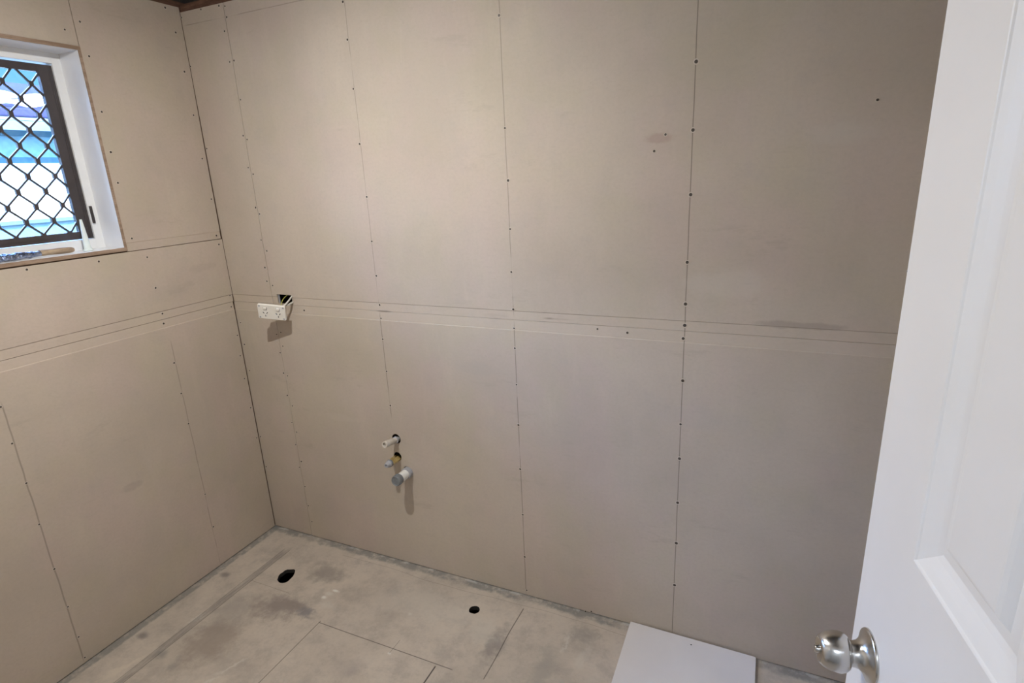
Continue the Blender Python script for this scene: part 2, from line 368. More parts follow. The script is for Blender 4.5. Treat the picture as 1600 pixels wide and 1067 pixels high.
wb = obj('wall_back', boxm((-.2, .096, -.5), (3.6, .2, 2.80)), M_dark, kind='structure')
# plates stand on the wall frames above the lining
obj('trim_back_plate', boxm((.0, .007, 2.36), (2.9, .094, 2.424)), M_plate, kind='structure')
obj('trim_left_plate', boxm((-.094, -1.90, 2.36), (-.007, .094, 2.436)), M_plate, kind='structure')
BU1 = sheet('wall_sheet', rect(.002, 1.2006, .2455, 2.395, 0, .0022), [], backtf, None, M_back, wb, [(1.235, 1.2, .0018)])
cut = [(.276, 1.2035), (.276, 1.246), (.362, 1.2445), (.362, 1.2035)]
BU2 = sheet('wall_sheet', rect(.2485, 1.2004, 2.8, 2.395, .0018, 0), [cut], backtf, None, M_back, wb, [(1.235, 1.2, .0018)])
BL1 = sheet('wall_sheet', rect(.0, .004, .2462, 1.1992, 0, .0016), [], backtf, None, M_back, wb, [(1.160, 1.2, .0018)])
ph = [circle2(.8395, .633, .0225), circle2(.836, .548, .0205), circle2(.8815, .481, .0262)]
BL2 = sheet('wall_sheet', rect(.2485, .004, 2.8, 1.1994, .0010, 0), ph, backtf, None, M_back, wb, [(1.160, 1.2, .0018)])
for xs in (.225, .80, 1.40, 2.0, 2.6):
    if xs == .80: box_b = ((xs-.03, .0065, 0), (xs-.006, .09, 2.36))
    else: box_b = ((xs, .0065, 0), (xs+.045, .09, 2.36))
    if xs < .3:
        obj('stud', boxm((.225, .0065, 0), (.27, .09, 1.195)), M_stud, wb); obj('stud', boxm((.225, .0065, 1.25), (.27, .09, 2.36)), M_stud, wb)
    else: obj('stud', boxm(*box_b), M_stud, wb)
obj('stud', boxm((-.04, .0065, 0), (.04, .09, 2.36)), M_stud, wb)

# left wall
WY0, WY1, WZ0, WZ1 = -1.370, -.427, 1.492, 2.203        # outer edge of the timber reveal
bm = bmesh.new()
for a, b in (((-.2, -4.3, -.5), (-.1, WY0, 2.8)), ((-.2, WY1, -.5), (-.1, .2, 2.8)), ((-.2, WY0, -.5), (-.1, WY1, WZ0)), ((-.2, WY0, WZ1), (-.1, WY1, 2.8))): box(bm, a, b)
wl = obj('wall_left', bm, M_dark, kind='structure')
LU = sheet('wall_sheet', [(-.4255, 1.4893), (-.0045, 1.4893), (-.0032, 1.9), (-.0010, 2.15), (-.0010, 2.413), (-.4255, 2.413)], [], lefttf, None, M_left, wl, [(1.522, 1.489, .0018)])
sheet('wall_sheet', rect(-1.79, WZ1+.001, -.4285, 2.413), [], lefttf, None, M_left, wl)
LS = sheet('wall_sheet', rect(-1.79, 1.2006, -.0008, 1.4868), [], lefttf, None, M_left, wl, [(1.235, 1.2, .0018)])
sheet('wall_sheet', rect(-1.79, 1.4893, WY0-.001, WZ1-.001), [], lefttf, None, M_left, wl)
LL = sheet('wall_sheet', rect(-1.79, .004, -.0045, 1.1991), [], lefttf, None, M_left, wl, [(1.163, 1.2, .0020)])
obj('stud', boxm((-.09, -.45, 2.205), (-.0065, -.41, 2.36)), M_stud, wl)
obj('nogging', boxm((-.09, -1.7, 1.465), (-.0065, -.05, 1.491)), M_stud, wl)
obj('nogging', boxm((-.09, -1.7, 1.18), (-.0065, -.05, 1.22)), M_stud, wl)

# right wall, front wall with the doorway, unseen hall box added behind it to keep sky light out
obj('wall_right', boxm((2.8, -1.91, -.5), (2.9, .1, 2.78)), M_lining, kind='structure')
bm = bmesh.new()
DX0, DX1, DZ = 1.735, 2.570, 2.065
for a, b in (((-.1, -1.90, -.5), (DX0-.02, -1.792, 2.78)), ((DX1+.02, -1.90, -.5), (3.5, -1.792, 2.78)), ((DX0-.02, -1.90, DZ+.02), (DX1+.02, -1.792, 2.78))): box(bm, a, b)
obj('wall_front', bm, M_lining, kind='structure')
bm = bmesh.new()
box(bm, (DX0-.019, -1.905, 0), (DX0, -1.787, DZ+.019)); box(bm, (DX1, -1.905, 0), (DX1+.019, -1.787, DZ+.019)); box(bm, (DX0, -1.905, DZ), (DX1, -1.787, DZ+.019))
obj('trim_door_jamb', bm, M_paint, kind='structure')
obj('wall_hall_back', boxm((-.1, -3.3, -.5), (3.5, -3.2, 2.78)), M_hall, kind='structure')
obj('wall_hall_right', boxm((3.3, -3.2, -.5), (3.4, -1.91, 2.78)), M_hall, kind='structure')
obj('wall_hall_left', boxm((1.2, -3.2, .0), (1.3, -1.91, 2.78)), M_hall, kind='structure')
obj('ceiling_hall', boxm((1.3, -3.2, 2.42), (3.3, -1.91, 2.45)), M_hall, kind='structure')

# ------------------------------------------------------------ screws
BS = [(0.123, 2.389), (0.006, 2.376), (0.224, 2.387), (0.25, 2.381), (0.249, 2.343), (0.231, 2.297), (0.231, 2.187), (0.253, 2.189), (0.252, 2.045), (0.237, 1.909), (0.254, 1.893), (0.235, 1.783), (0.257, 1.756), (0.239, 1.62), (0.255, 1.593), (0.239, 1.483), (0.262, 1.436), (0.234, 1.363), (0.232, 1.302), (0.262, 1.284), (0.247, 0.872), (0.262, 0.861), (0.247, 0.761), (0.261, 0.711), (0.243, 0.623), (0.26, 0.576), (0.24, 0.507), (0.259, 0.42), (0.24, 0.385), (0.253, 0.282), (0.257, 0.176), (0.263, 0.086), (0.24, 0.971), (0.263, 1.004), (0.237, 1.058), (0.265, 1.069), (0.822, 2.313), (0.823, 2.193), (0.824, 2.031), (0.824, 1.841), (0.829, 1.649), (0.829, 1.48), (0.832, 1.344), (0.831, 1.225), (0.83, 1.169), (0.828, 1.081), (0.829, 0.941), (0.828, 0.787), (1.422, 2.187), (1.424, 1.854), (1.427, 1.687), (1.426, 1.525), (1.423, 1.375), (1.424, 1.239), (1.423, 1.168), (1.423, 1.092), (1.423, 0.949), (1.423, 0.784), (1.422, 0.595), (1.424, 0.39), (1.424, 0.191), (1.426, 0.027), (2.025, 1.987), (2.024, 1.806), (2.025, 1.624), (2.023, 1.421), (2.023, 1.289), (2.023, 1.219), (2.02, 1.175), (2.024, 1.031), (2.023, 0.875), (2.024, 0.747), (2.024, 0.575), (2.025, 0.41), (2.025, 0.23), (1.946, 1.799), (1.914, 1.754), (1.839, 1.181), (1.736, 1.187), (1.683, 0.002), (1.707, 0.01), (2.477, 1.847), (2.598, 1.408), (0.423, 1.18), (0.005, 2.195), (0.01, 1.872), (0.019, 1.099), (0.018, 0.993), (0.02, 0.862), (0.01, 0.513), (0.011, 0.347)]
LS_ = [(-0.062, 2.4), (-0.036, 2.316), (-0.03, 2.172), (-0.026, 2.005), (-0.024, 1.831), (-0.017, 1.662), (-0.026, 1.505), (-0.022, 1.465), (-0.014, 1.231), (-0.018, 1.178), (-0.015, 1.04), (-0.02, 0.941), (-0.021, 0.826), (-0.017, 0.674), (-0.015, 0.512), (-0.462, 2.25), (-0.405, 2.285), (-0.401, 2.176), (-0.402, 1.992), (-0.403, 1.853), (-0.403, 1.743), (-0.399, 1.536), (-0.538, 1.468), (-0.767, 1.476), (-0.356, 1.457), (-0.35, 1.332), (-0.345, 1.224), (-0.349, 1.183), (-0.343, 1.01), (-0.342, 0.872), (-0.34, 0.73), (-0.336, 0.38), (-0.332, 0.207), (-0.946, 1.054), (-0.947, 0.923), (-0.943, 0.772), (-0.944, 0.611), (-0.942, 0.425), (-0.938, 0.258), (-0.935, 0.119), (-0.936, 0.024)]

def screw_mesh():
    bm = bmesh.new()
    lathe(bm, [(0, .0002), (.0036, .0002), (.0040, .0003)], 12, cap=False, mi=0)
    n0 = len(bm.faces)
    lathe(bm, [(.0040, .0002), (.0044, .0010), (.0054, .0008), (.0066, .0000)], 14, cap=False, mi=1)
    me = bpy.data.meshes.new('screw'); bm.to_mesh(me); bm.free(); me.materials.append(M_screwhead); me.materials.append(M_burr); return me
SM = screw_mesh()
RB = frame_M((0, 0, 0), (0, -1, 0), (1, 0, 0)).to_euler(); RL = frame_M((0, 0, 0), (1, 0, 0), (0, 1, 0)).to_euler()
def place(parent, loc, rot, s):
    o = bpy.data.objects.new('screw', SM); o.location = loc; o.rotation_euler = rot; o.scale = (s, s, min(s, 1)); put(o, parent)
def dep(z, side):
    for v0, v1, d in ([(1.235, 1.2, .0018)] if z > 1.2 and z < 1.235 else [(1.16, 1.2, .0018)] if 1.16 < z <= 1.2 else []): return taper((z-v0)/(v1-v0), abs(v1-v0), d)
    return 0
for x, z in BS:
    if z > 2.39 or (abs(z-1.2) < .004): continue
    if .275 < x < .365 and 1.2 < z < 1.25: continue
    sh = (BU1 if x < .247 else BU2) if z > 1.2 else (BL1 if x < .2475 else BL2)
    if x < .0035: x = .006
    if .240 < x < .2475: x = .2395
    if .2475 <= x < .2555: x = .2555
    big = 1.25 if x > 1.95 and x < 2.1 else 1.0
    place(sh, (x, dep(z, 0)-.0001, z), RB, big*random.uniform(.80, 1.1))
for y, z in LS_:
    if z > 2.405: continue
    sh = LL if z < 1.2 else LS if z < 1.488 else LU
    if sh is LU and y < -.4285: sh = [c for c in wl.children if c.name.startswith('wall_sheet')][1]
    if z > 1.48 and z < 1.495: z = 1.478
    place(sh, (-dep(z, 1)+.0001, y, z), RL, random.uniform(.78, 1.0))

# ------------------------------------------------------------ window
w = empty('window_1', (-.1, (WY0+WY1)/2, WZ0), kind='structure')
def wpart(name, bm, m, parent=w, **k):
    o = obj(name, bm, m, parent, **k)
    o.matrix_parent_inverse = Matrix.Translation(-Vector(w.location)) if parent is w else Matrix.Identity(4)
    return o
RY0, RY1, RZ0, RZ1 = WY0+.010, -.437, 1.506, 2.190        # clear opening between the painted boards
bm = bmesh.new(); T = .009
box(bm, (-.165, RY1, RZ0-T), (.001, RY1+T, RZ1+T)); box(bm, (-.165, RY0-T, RZ0-T), (.001, RY0, RZ1+T))
box(bm, (-.165, RY0, RZ1), (.001, RY1, RZ1+T)); box(bm, (-.165, RY0, RZ0-T), (.001, RY1, RZ0))
wpart('reveal', bm, M_paint)
def ring(bm, x0, x1, y0, y1, z0, z1, wy, wz, bev=0, wzb=None):
    wzb = wzb or wz
    box(bm, (x0, y1-wy, z0), (x1, y1, z1), bev); box(bm, (x0, y0, z0), (x1, y0+wy, z1), bev)
    box(bm, (x0, y0+wy, z1-wz), (x1, y1-wy, z1), bev); box(bm, (x0, y0+wy, z0), (x1, y1-wy, z0+wzb), bev)
bm = bmesh.new(); ring(bm, .0012, .0045, WY0, WY1, WZ0, WZ1, .0095, .0125, .0006, .0135); wpart('timber_edge', bm, M_edge)
bm = bmesh.new(); ring(bm, -.16, -.110, RY0, RY1, RZ0, RZ1, .030, .034, .0012, .038)
wpart('window_frame', bm, M_alu)
bm = bmesh.new(); SY1, SZ0, SZ1 = -.460, 1.546, 2.150; SY0 = RY0+.024
ring(bm, -.135, -.118, SY0, SY1, SZ0, SZ1, .052, .025, .001, .028)
box(bm, (-.133, (SY0+SY1)/2-.02, SZ0+.02), (-.118, (SY0+SY1)/2+.02, SZ1-.02))
for y in (SY1-.020, SY1-.014): box(bm, (-.1185, y-.0008, SZ0+.003), (-.1165, y+.0008, SZ1-.003))
box(bm, (-.1185, SY0, SZ0+.011), (-.1165, SY1, SZ0+.0125))
scr = wpart('security_screen', bm, M_screen)
# diamond grille: flat-sided struts that meet in blocky knots with rounded cell corners
bm = bmesh.new()
gy0, gz0, py, pz = -.5415, 1.8782, .0855, .1027
GX = -.1265
def inside(y, z): return SY0+.045 < y < SY1-.045 and SZ0+.02 < z < SZ1-.018
def clipseg(a, b):
    # clip to the opening
    (y0, z0), (y1, z1) = a, b; t0, t1 = 0, 1
    for p, q in ((-(y1-y0), y0-(SY0+.048)), (y1-y0, (SY1-.049)-y0), (-(z1-z0), z0-(SZ0+.022)), (z1-z0, (SZ1-.022)-z0)):
        if abs(p) < 1e-9:
            if q < 0: return None
            continue
        t = q/p
        if p < 0: t0 = max(t0, t)
        else: t1 = min(t1, t)
    if t0 >= t1: return None
    return (y0+(y1-y0)*t0, z0+(z1-z0)*t0), (y0+(y1-y0)*t1, z0+(z1-z0)*t1)
def strut(pts, wd):
    vs = []
    for i, (y, z) in enumerate(pts):
        a = pts[max(i-1, 0)]; b = pts[min(i+1, len(pts)-1)]
        t = Vector((b[0]-a[0], b[1]-a[1])).normalized(); n = Vector((-t.y, t.x))*wd/2
        vs.append([bm.verts.new((GX+dx, y+s*n.x, z+s*n.y)) for dx, s in ((-.0035, -1), (.0035, -1), (.0035, 1), (-.0035, 1))])
    for A, B in zip(vs, vs[1:]):
        for kq in range(4): bm.faces.new((A[kq], A[(kq+1) % 4], B[(kq+1) % 4], B[kq]))
    bm.faces.new(vs[0]); bm.faces.new(vs[-1])
for i in range(-1, 13):
    for j in range(-9, 9):
        if (i+j) % 2: continue
        y, z = gy0 - i*py/2, gz0 + j*pz/2
        if inside(y, z):
            vs = box(bm, (GX-.0048, y-.0068, z-.0092), (GX+.0048, y+.0068, z+.0092))
        for sy in (-1, 1):
            A = (y, z); B = (y+sy*py/2, z+pz/2)
            cs = clipseg(A, B)
            if cs is None: continue
            if cs == (A, B) or (abs(cs[0][0]-A[0]) < 1e-6 and abs(cs[1][0]-B[0]) < 1e-6):
                h = pz/2; ww = py/2*sy     # S shape: leaves the knot upright, crosses diagonally, enters the next one upright
                pts = [(y+sy*.0018, z+.004), (y+ww*.10, z+h*.19), (y+ww*.26, z+h*.31), (y+ww*.74, z+h*.69), (y+ww*.90, z+h*.81), (y+ww-sy*.0018, z+h-.004)]
                strut(pts, .0058)
            else: strut([cs[0], cs[1]], .0058)
wpart('grille', bm, M_screen, scr)
wpart('pane', boxm((-.150, RY0+.03, RZ0+.038), (-.146, RY1-.03, RZ1-.034)), M_glass)
bm = bmesh.new(); box(bm, (-.1105, -.463, 1.600), (-.103, -.455, 1.664), .0015); box(bm, (-.104, -.461, 1.604), (-.099, -.457, 1.640), .001)
wpart('latch', bm, M_screen)

# ------------------------------------------------------------ door
DD = Vector((-.1742, .9847, 0)); DN = Vector((-DD.y, DD.x, 0)); P = Vector((2.431, -1.042, 0))
door = empty('door_1', tuple(P - DD*.749), kind='structure')
door.rotation_euler = (0, 0, math.atan2(DD.y, DD.x))   # local x runs to the free edge, local +y is the face towards the camera side
DW, DH, DT = .822, 2.04, .035; BS0 = DW - .057 - .0     # knob axis sits 57 mm from the free edge
def door_bm():
    bm = bmesh.new()
    free = DW
    xs = []   # panel columns measured back from the free edge
    pw = .208; st = .140
    cols = [(free-st-pw, free-st), (st, st+pw)]
    cols = sorted(cols); rows = [(.235, .93), (1.245, 1.925)]
    xb = sorted({0, DW, *[v for c_ in cols for v in c_]}); zb = sorted({.008, DH, *[v for r_ in rows for v in r_]})
    for side in (0, 1):
        y0 = 0 if side == 0 else -DT; sg = -1 if side == 0 else 1
        def V(x, z, d): return bm.verts.new((x, y0+sg*d, z))
        for xa, xc in zip(xb, xb[1:]):
            for za, zc in zip(zb, zb[1:]):
                if (xa, xc) in cols and (za, zc) in rows:
                    prof = [(0, 0), (.0016, .0008), (.0034, .0024), (.013, .0058), (.025, .0108), (.0325, .0132), (.0335, .0133), (.046, .0128), (.053, .0062), (.057, .0036), (.060, .0032)]
                    rings = [[V(xa+o, za+o, d), V(xc-o, za+o, d), V(xc-o, zc-o, d), V(xa+o, zc-o, d)] for o, d in prof]
                    for A, B in zip(rings, rings[1:]):
                        for q in range(4): bm.faces.new((A[q], A[(q+1) % 4], B[(q+1) % 4], B[q]))
                    bm.faces.new(rings[-1])
                else:
                    bm.faces.new((V(xa, za, 0), V(xc, za, 0), V(xc, zc, 0), V(xa, zc, 0)))
    for a, b in (((0, .008), (DW, .008)), ((DW, .008), (DW, DH)), ((DW, DH), (0, DH)), ((0, DH), (0, .008))):
        bm.faces.new([bm.verts.new(v) for v in ((a[0], 0, a[1]), (b[0], 0, b[1]), (b[0], -DT, b[1]), (a[0], -DT, a[1]))])
    bmesh.ops.remove_doubles(bm, verts=bm.verts, dist=1e-5)
    return bm
obj('door_leaf', door_bm(), M_door, door)
KZ = 1.031
rose = [(.0368, 0), (.0370, .0022), (.0358, .0040), (.0342, .0046), (.0290, .0068), (.0232, .0105), (.0192, .0150), (.0176, .0200), (.0172, .0262)]
neckless = [(.0168, .0335), (.0176, .0355), (.0225, .0372), (.0258, .0415), (.0272, .0470), (.0272, .0530), (.0262, .0590), (.0240, .0650), (.0208, .0705), (.0176, .0740), (.0166, .0742), (.0135, .0722), (.0080, .0712), (0, .0712)]
neckless = [(r_*1.02, h_-.0085) for r_, h_ in neckless]
for side, sgn in ((0, 1), (1, -1)):
    Mk = frame_M((DW-.068, 0 if sgn > 0 else -DT, KZ), (0, sgn, 0), (1, 0, 0))
    bm = bmesh.new(); lathe(bm, neckless, 40, Mk, cap=False)
    kn = obj('door_knob', bm, M_nickel, door, smooth=True)
    bm = bmesh.new(); lathe(bm, rose, 48, Mk, cap=False); obj('rose', bm, M_nickel, kn, smooth=True)
    bm = bmesh.new(); lathe(bm, [(.0062, .0625), (.0060, .0690), (.0050, .0707), (0, .0712)], 24, Mk, cap=False); obj('push_button', bm, M_nickel, kn, smooth=True)
for hz in (.22, 1.05, 1.83):
    bm = bmesh.new(); lathe(bm, [(.006, 0), (.006, .1)], 12, Matrix.Translation((-.004, .004, hz-.05))); box(bm, (-.002, -.030, hz-.05), (.0, .001, hz+.05))
    obj('hinge', bm, M_nickel, door, smooth=True)

# ------------------------------------------------------------ power outlet hanging from its cable
c0 = Vector((.3320, -.0925, 1.1880)); ux = Vector((.096, .0455, -.0165)).normalized(); uy = Vector((.017, -.011, .060)); uy = (uy-ux*uy.dot(ux)).normalized(); uz = ux.cross(uy)
if uz.y > 0: uz = -uz
Mo = Matrix((ux, uy, uz)).transposed().to_4x4(); Mo.translation = c0
po = empty('power_outlet', tuple(c0), label='white double power outlet hanging off the wall from its cables', category='power outlet')
iv = Matrix.Translation(-c0)
def opart(name, bm, mat, parent=None, smooth=False, local=True):
    if local: bmesh.ops.transform(bm, matrix=Mo, verts=bm.verts)
    o = obj(name, bm, mat, parent or po, smooth=smooth)
    if parent is None: o.matrix_parent_inverse = iv
    return o
def rrect(bm, w_, h_, r, z0, z1, cx=0, cy=0, n=6, inset=0):
    def loop(z, ins):
        o = []
        for qx, qy, a0 in ((1, 1, 0), (-1, 1, 90), (-1, -1, 180), (1, -1, 270)):
            for i in range(n+1):
                a = math.radians(a0+90*i/n); o.append(bm.verts.new((cx+qx*(w_/2-r)+(r-ins)*math.cos(a), cy+qy*(h_/2-r)+(r-ins)*math.sin(a), z)))
        return o
    A = loop(z0, 0); B = loop(z1-min(inset, abs(z1-z0)), 0); C = loop(z1, inset)
    for U, V_ in ((A, B), (B, C)):
        for i in range(len(U)): bm.faces.new((U[i], U[(i+1) % len(U)], V_[(i+1) % len(U)], V_[i]))
    bm.faces.new(A); bm.faces.new(C)
bm = bmesh.new(); rrect(bm, .117, .070, .006, -.008, .001, inset=.0022)
pl = opart('faceplate', bm, M_plast)
bm = bmesh.new(); rrect(bm, .092, .046, .004, -.028, -.008, inset=.001); opart('back_housing', bm, M_plast)
for sx in (-.027, .027):
    bm = bmesh.new(); rrect(bm, .0190, .0140, .0055, .0008, .0013, cx=sx, cy=.0175); opart('switch_recess_shade', bm, M_lgrey)  # grey rim painted in as the shade around the rocker
    bm = bmesh.new(); rrect(bm, .0165, .0115, .0050, .001, .0058, cx=sx+.000, cy=.0180, inset=.0015); opart('rocker_switch', bm, M_plast, smooth=False)
    bm = bmesh.new()
    for cx_, cy_, an in ((-.0072, -.0045, .6), (.0072, -.0045, -.6), (0, -.0185, 0)):
        M2 = Matrix.Translation((sx+cx_, cy_, .0006)) @ Matrix.Rotation(an, 4, 'Z')
        b2 = box(bm, (-.0014, -.0042, 0), (.0014, .0042, .0010)); bmesh.ops.transform(bm, matrix=M2, verts=b2)
    opart('socket_slots', bm, M_slot)
for sx, sy in ((-.050, .027), (.050, .027), (-.050, -.027), (.050, -.027), (-.050, 0), (.050, 0)):
    bm = bmesh.new(); lathe(bm, [(.0036, .0005), (.0036, .0017), (.0028, .0017), (0, .0010)], 12, Matrix.Translation((sx, sy, 0))); opart('screw_cover', bm, M_lgrey if sy else M_plast)
bp = Mo @ Vector((.030, .012, -.026)); bp2 = Mo @ Vector((.040, .020, -.020))
bm = bmesh.new(); tube(bm, bez((.360, .060, 1.262), (.352, .000, 1.240), bp2+Vector((.02, .03, .02)), bp2), .0036); opart('cable', bm, M_cable, local=False, smooth=True)
bm = bmesh.new(); tube(bm, bez((.366, .055, 1.226), (.356, -.005, 1.207), bp+Vector((.03, .02, .01)), bp), .0046); opart('cable', bm, M_cable, local=False, smooth=True)
bm = bmesh.new(); tube(bm, bez((.330, .050, 1.25), (.325, -.01, 1.24), bp+Vector((0, .01, .03)), bp), .0015, 8); opart('earth_wire', bm, M_cable2, local=False, smooth=True)
# mounting bracket edge inside the cut-out
obj('mounting_bracket', boxm((.2765, .007, 1.19), (.2825, .011, 1.255)), M_lgrey, wb)

# ------------------------------------------------------------ pipes
def pipe(name, root, tip, label, category, build):
    root = Vector(root); tip = Vector(tip); ax = (tip-root).normalized(); L = (tip-root).length
    e = empty(name, tuple(root), label=label, category=category)
    M_ = frame_M((0, 0, 0), ax)
    def part(nm, prof, mat, seg=32, cap=False, parent=e, hexa=False):
        bm = bmesh.new(); lathe(bm, prof, 6 if hexa else seg, M_, cap=cap); return obj(nm, bm, mat, parent, smooth=not hexa)
    build(part, L); return e
def waste(part, L):
    b_ = part('pipe_body', [(.0205, -.06), (.0205, L-.022), (.018, L-.022)], M_pvc)
    part('socket_collar', [(.0205, -.05), (.0248, -.05), (.0248, .020), (.0240, .0225), (.0205, .0225)], M_lgrey)
    pc = part('end_cap', [(.0205, L-.030), (.0232, L-.029), (.0236, L-.010), (.0225, L-.004), (.0200, L-.001), (.0186, L-.0015), (.0170, L-.0038), (0, L-.0030)], M_greyp)
    bm = bmesh.new()
pipe('waste_pipe', (.8835, 0, .4805), (.8846, -.097, .4868), 'thick white waste pipe with dark grey end cap, lowest of the three pipes', 'pipe', waste)
def brass(part, L):
    part('pipe_body', [(.0118, -.05), (.0118, L-.018)], M_brass)
    n1_ = part('hex_fitting', [(.0110, -.012), (.0160, -.012), (.0155, L-.034), (.0138, L-.031), (.0110, L-.031)], M_brass, hexa=True)
    part('plug', [(.0115, L-.032), (.0150, L-.031), (.0150, L-.017), (.0125, L-.015), (.0110, L-.006), (.0095, L-.001), (.0055, L-.001), (.0050, L-.009), (0, L-.009)], M_lgrey)
    part('seal_ring', [(.0148, L-.034), (.0162, L-.032), (.0162, L-.025), (.0148, L-.023)], M_greyp)
pipe('water_pipe', (.8365, 0, .5420), (.8380, -.088, .5475), 'brass water pipe fitting with grey plug between the two plastic pipes', 'pipe', brass)
def cream(part, L):
    part('pipe_body', [(.0110, -.05), (.0110, L-.040)], M_clearp)
    part('sleeve', [(.0110, L-.060), (.0138, L-.056), (.0132, L-.030), (.0140, L-.027), (.0146, L-.006), (.0136, L-.001), (.0092, L-.001), (.0082, L-.014), (0, L-.014)], M_clearp)
    part('clamp_ring', [(.0111, .004), (.0150, .004), (.0150, .010), (.0111, .010)], M_lgrey)
pipe('water_pipe', (.8405, 0, .6300), (.8400, -.085, .6445), 'short cream plastic water pipe end, topmost of the three pipes', 'pipe', cream)

# ------------------------------------------------------------ board on the floor
bm = bmesh.new()
bd = [(1.866, -.0035), (2.3165, -.0095), (2.321, -.72), (1.872, -.72)]
vs = [bm.verts.new((x, y, z)) for z in (.0015, .0185) for x, y in bd]
for q in ((0, 1, 2, 3), (4, 5, 6, 7), (0, 1, 5, 4), (1, 2, 6, 5), (2, 3, 7, 6), (3, 0, 4, 7)): bm.faces.new([vs[i] for i in q])
bmesh.ops.recalc_face_normals(bm, faces=bm.faces)
bmesh.ops.bevel(bm, geom=bm.edges[:], offset=.0015, segments=2, affect='EDGES')
cb = obj('cement_board', bm, M_board, label='pale grey board offcut lying on the floor against the back wall', category='board')
bm = bmesh.new(); lathe(bm, [(0, .0187), (.0028, .0187), (.0030, .0186)], 14, Matrix.Translation((2.0975, -.037, 0)), cap=False)
obj('screw_hole', bm, M_slot, cb)

# ------------------------------------------------------------ things on the windowsill
nz = empty('caulking_nozzle', (-.050, -.536, 1.5065), label='white tapered caulking nozzle standing upright on the windowsill', category='nozzle')
bm = bmesh.new(); lathe(bm, [(.0145, 0), (.0145, .003), (.0125, .0045), (.0118, .012), (.0042, .112), (.0036, .114), (.0020, .114)], 24); obj('cone', bm, M_grassy, nz, smooth=True)
bm = bmesh.new(); lathe(bm, [(.0150, .0), (.0162, .001), (.0162, .008), (.0150, .009), (.0130, .009)], 24); obj('collar', bm, M_grassy, nz, smooth=True)
tl = empty('scraper', (-.036, -.66, 1.5065), label='small hand tool with worn wooden handle lying on the windowsill', category='hand tool')
Mt = frame_M((0, .065, .0125), (0, -1, .02))
bm = bmesh.new(); lathe(bm, [(0, -.006), (.0060, -.004), (.0092, .002), (.0110, .016), (.0108, .045), (.0098, .075), (.0108, .096), (.0102, .104), (0, .105)], 20, Mt, cap=False); obj('handle', bm, M_handle, tl, smooth=True)
bm = bmesh.new()
R_ = []
NS, NL = 16, 40
for i in range(NL+1):
    t_ = i/NL; rr = .0098+.0045*math.sin(min(1, t_*2.2)*1.57); ring_ = []
    for j in range(NS):
        a = 2*math.pi*j/NS; nn = noise.noise(Vector((math.cos(a)*1.4, math.sin(a)*1.4, t_*16)))*.0042
        r_ = rr+nn*min(1, t_*5); ring_.append(bm.verts.new((r_*math.cos(a)*1.25, max(-.012, r_*math.sin(a)*.85), .104+t_*.19)))
    R_.append(ring_)
for A, B in zip(R_, R_[1:]):
    for j in range(NS): bm.faces.new((A[j], A[(j+1) % NS], B[(j+1) % NS], B[j]))
bm.faces.new(R_[0]); bm.faces.new(R_[-1])
Mt2 = Matrix(((1, 0, 0), (0, 0, -1), (0, 1, 0))).transposed().to_4x4()
bmesh.ops.transform(bm, matrix=Matrix(((1, 0, 0, 0), (0, 0, -1, .065), (0, 1, 0, .0125), (0, 0, 0, 1))), verts=bm.verts)
obj('blade', bm, M_blue, tl, smooth=True)

# ------------------------------------------------------------ bare bulb over the room
lb = empty('ceiling_light', (LX, LY, LZ+.15), label='bare light bulb hanging from a roof joist above the room', category='light')
bm = bmesh.new(); tube(bm, [(0, 0, 0), (0, 0, -.04)], .004); obj('cord', bm, M_slot, lb)
bm = bmesh.new(); lathe(bm, [(.018, -.085), (.020, -.08), (.020, -.045), (.012, -.035), (0, -.035)], 20); obj('lamp_holder', bm, M_plast, lb, smooth=True)
k = NT('glowing_bulb', .4); k.col((.8, .78, .74)); k.b.inputs['Emission Color'].default_value = (1, .94, .86, 1); k.b.inputs['Emission Strength'].default_value = 12
bm = bmesh.new(); lathe(bm, [(.014, -.085), (.020, -.095), (.029, -.115), (.030, -.125), (.024, -.140), (.012, -.147), (0, -.1485)], 24, cap=False); obj('bulb', bm, k.m, lb, smooth=True)

hall_fill_body = empty('ceiling_light', (2.3, -2.75, 2.42), label='added round fixture for the fill light in the hall behind the open doorway', category='light')  # made-up fixture that gives the added hall fill a body
bm = bmesh.new(); lathe(bm, [(.17, 0), (.17, -.02), (.155, -.034), (0, -.034)], 40); obj('fill_housing', bm, M_alu, hall_fill_body, smooth=True)
bm = bmesh.new(); lathe(bm, [(.150, -.0345), (.148, -.037), (0, -.037)], 40, cap=False); obj('fill_diffuser', bm, k.m, hall_fill_body, smooth=True)

# ------------------------------------------------------------ outside: ground, neighbour's house, fence
M_ground = simple('pale_paving', (.45, .46, .45), .9, scale=3)
obj('ground', boxm((-14, -12, -.6), (8, 14, -.5)), M_ground, kind='structure')
nh = empty('neighbour_house', (-4.3, 1, -.5), label='pale rendered house with tiled eave seen through the window', category='house')
ni = Matrix.Translation(-Vector(nh.location))
def npart(name, bm, m, parent=None, **k_):
    o = obj(name, bm, m, parent or nh, **k_)
    if parent is None: o.matrix_parent_inverse = ni
    return o
M_render = simple('cream_render', (.80, .80, .74), .9, scale=4)
M_gut_shade = simple('gutter_and_tile_shade', (.042, .036, .080), .6, spec=.1)  # gutter colour, also painted on tile fronts as their shadow lines
M_tile = simple('pale_roof_tile', (.62, .58, .58), .8, var=.12)
M_tileg = simple('dark_ridge_capping', (.040, .042, .070), .8, spec=.1)
NX = -4.3
bm = bmesh.new()
wy = [(-6, .4), (2.6, 9)]
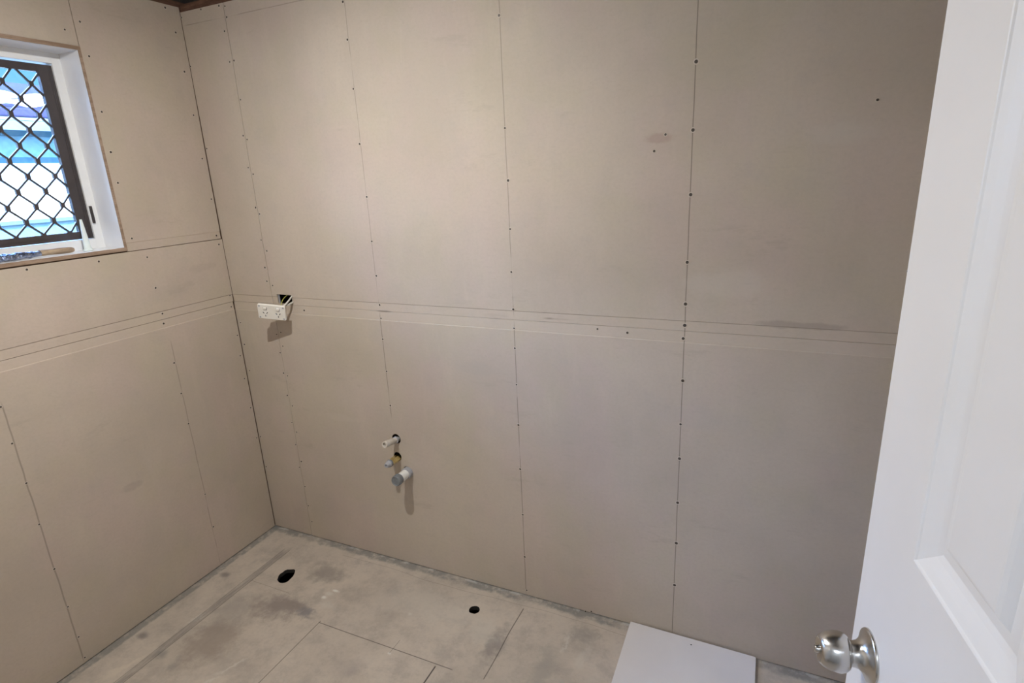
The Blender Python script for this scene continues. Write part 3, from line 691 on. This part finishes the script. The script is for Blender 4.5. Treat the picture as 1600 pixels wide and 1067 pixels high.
box(bm, (NX-.2, -6, -.5), (NX, 9, 2.016)); box(bm, (NX-.2, -6, 2.316), (NX, 9, 2.40)); box(bm, (NX-.2, -6, 2.016), (NX, .3, 2.316)); box(bm, (NX-.2, 3.2, 2.016), (NX, 9, 2.316))
npart('wall', bm, M_render)
bmw = boxm((NX-.06, .3, 2.016), (NX-.01, 3.2, 2.072)); box(bmw, (NX-.06, .3, 2.262), (NX-.01, 3.2, 2.316))
fr_ = npart('window_frame', bmw, simple('blue_grey_frame', (.06, .12, .15), .6, spec=.1))
npart('pane', boxm((NX-.05, .3, 2.06), (NX-.04, 3.2, 2.27)), simple('curtained_glass', (.20, .31, .33), .5, spec=.3), fr_).matrix_parent_inverse = Matrix.Identity(4)
npart('soffit', boxm((NX-.1, -6, 2.405), (NX+.32, 9, 2.415)), M_render)
bm = bmesh.new(); box(bm, (NX+.30, -6, 2.395), (NX+.42, 9, 2.462), .01); npart('gutter', bm, M_gut_shade)
# tiles: wavy courses rising behind the gutter, dark fronts paint the shadow under each
tr_ = math.radians(17); x0 = NX+.40; z0_ = 2.468
def course(i, x_a, z_a, run):
    bm = bmesh.new(); n = 520; A = []; B = []; Lo = []
    for q in range(n+1):
        y = -5 + 13.5*q/n; wv = .012*math.sin(2*math.pi*y/.30+i*.9)
        A.append(bm.verts.new((x_a, y, z_a+wv+.02))); B.append(bm.verts.new((x_a-run*math.cos(tr_), y, z_a+wv+run*math.sin(tr_)+.02))); Lo.append(bm.verts.new((x_a, y, z_a+wv+.004)))
    for q in range(n):
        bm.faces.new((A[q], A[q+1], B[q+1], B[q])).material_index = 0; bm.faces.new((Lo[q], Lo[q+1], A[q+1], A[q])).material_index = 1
    return bm
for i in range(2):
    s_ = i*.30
    npart('tile_course', course(i, x0-s_*math.cos(tr_), z0_+s_*math.sin(tr_)+.004*i, .34), [M_tile, M_gut_shade])
sr = .66; npart('ridge', boxm((x0-sr*math.cos(tr_)-.1, -6, z0_+sr*math.sin(tr_)-.02), (x0-sr*math.cos(tr_)+.05, 9, z0_+sr*math.sin(tr_)+.10)), M_tileg)
npart('roof_deck', boxm((NX-.9, -6, 2.35), (NX-.5, 9, 2.62)), M_tileg)
fn = empty('fence', (-2.6, 1, -.5), label='pale boundary fence below the neighbouring house', category='fence')
fi = Matrix.Translation(-Vector(fn.location))
bm = bmesh.new(); box(bm, (-2.62, -5, -.5), (-2.58, 8, 1.525)); o = obj('panel', bm, simple('pale_green_fence', (.10, .14, .14), .8, spec=.2), fn); o.matrix_parent_inverse = fi
bm = bmesh.new(); box(bm, (-2.64, -5, 1.525), (-2.56, 8, 1.55)); o = obj('top_rail', bm, simple('fence_rail', (.06, .08, .08), .6), fn); o.matrix_parent_inverse = fi
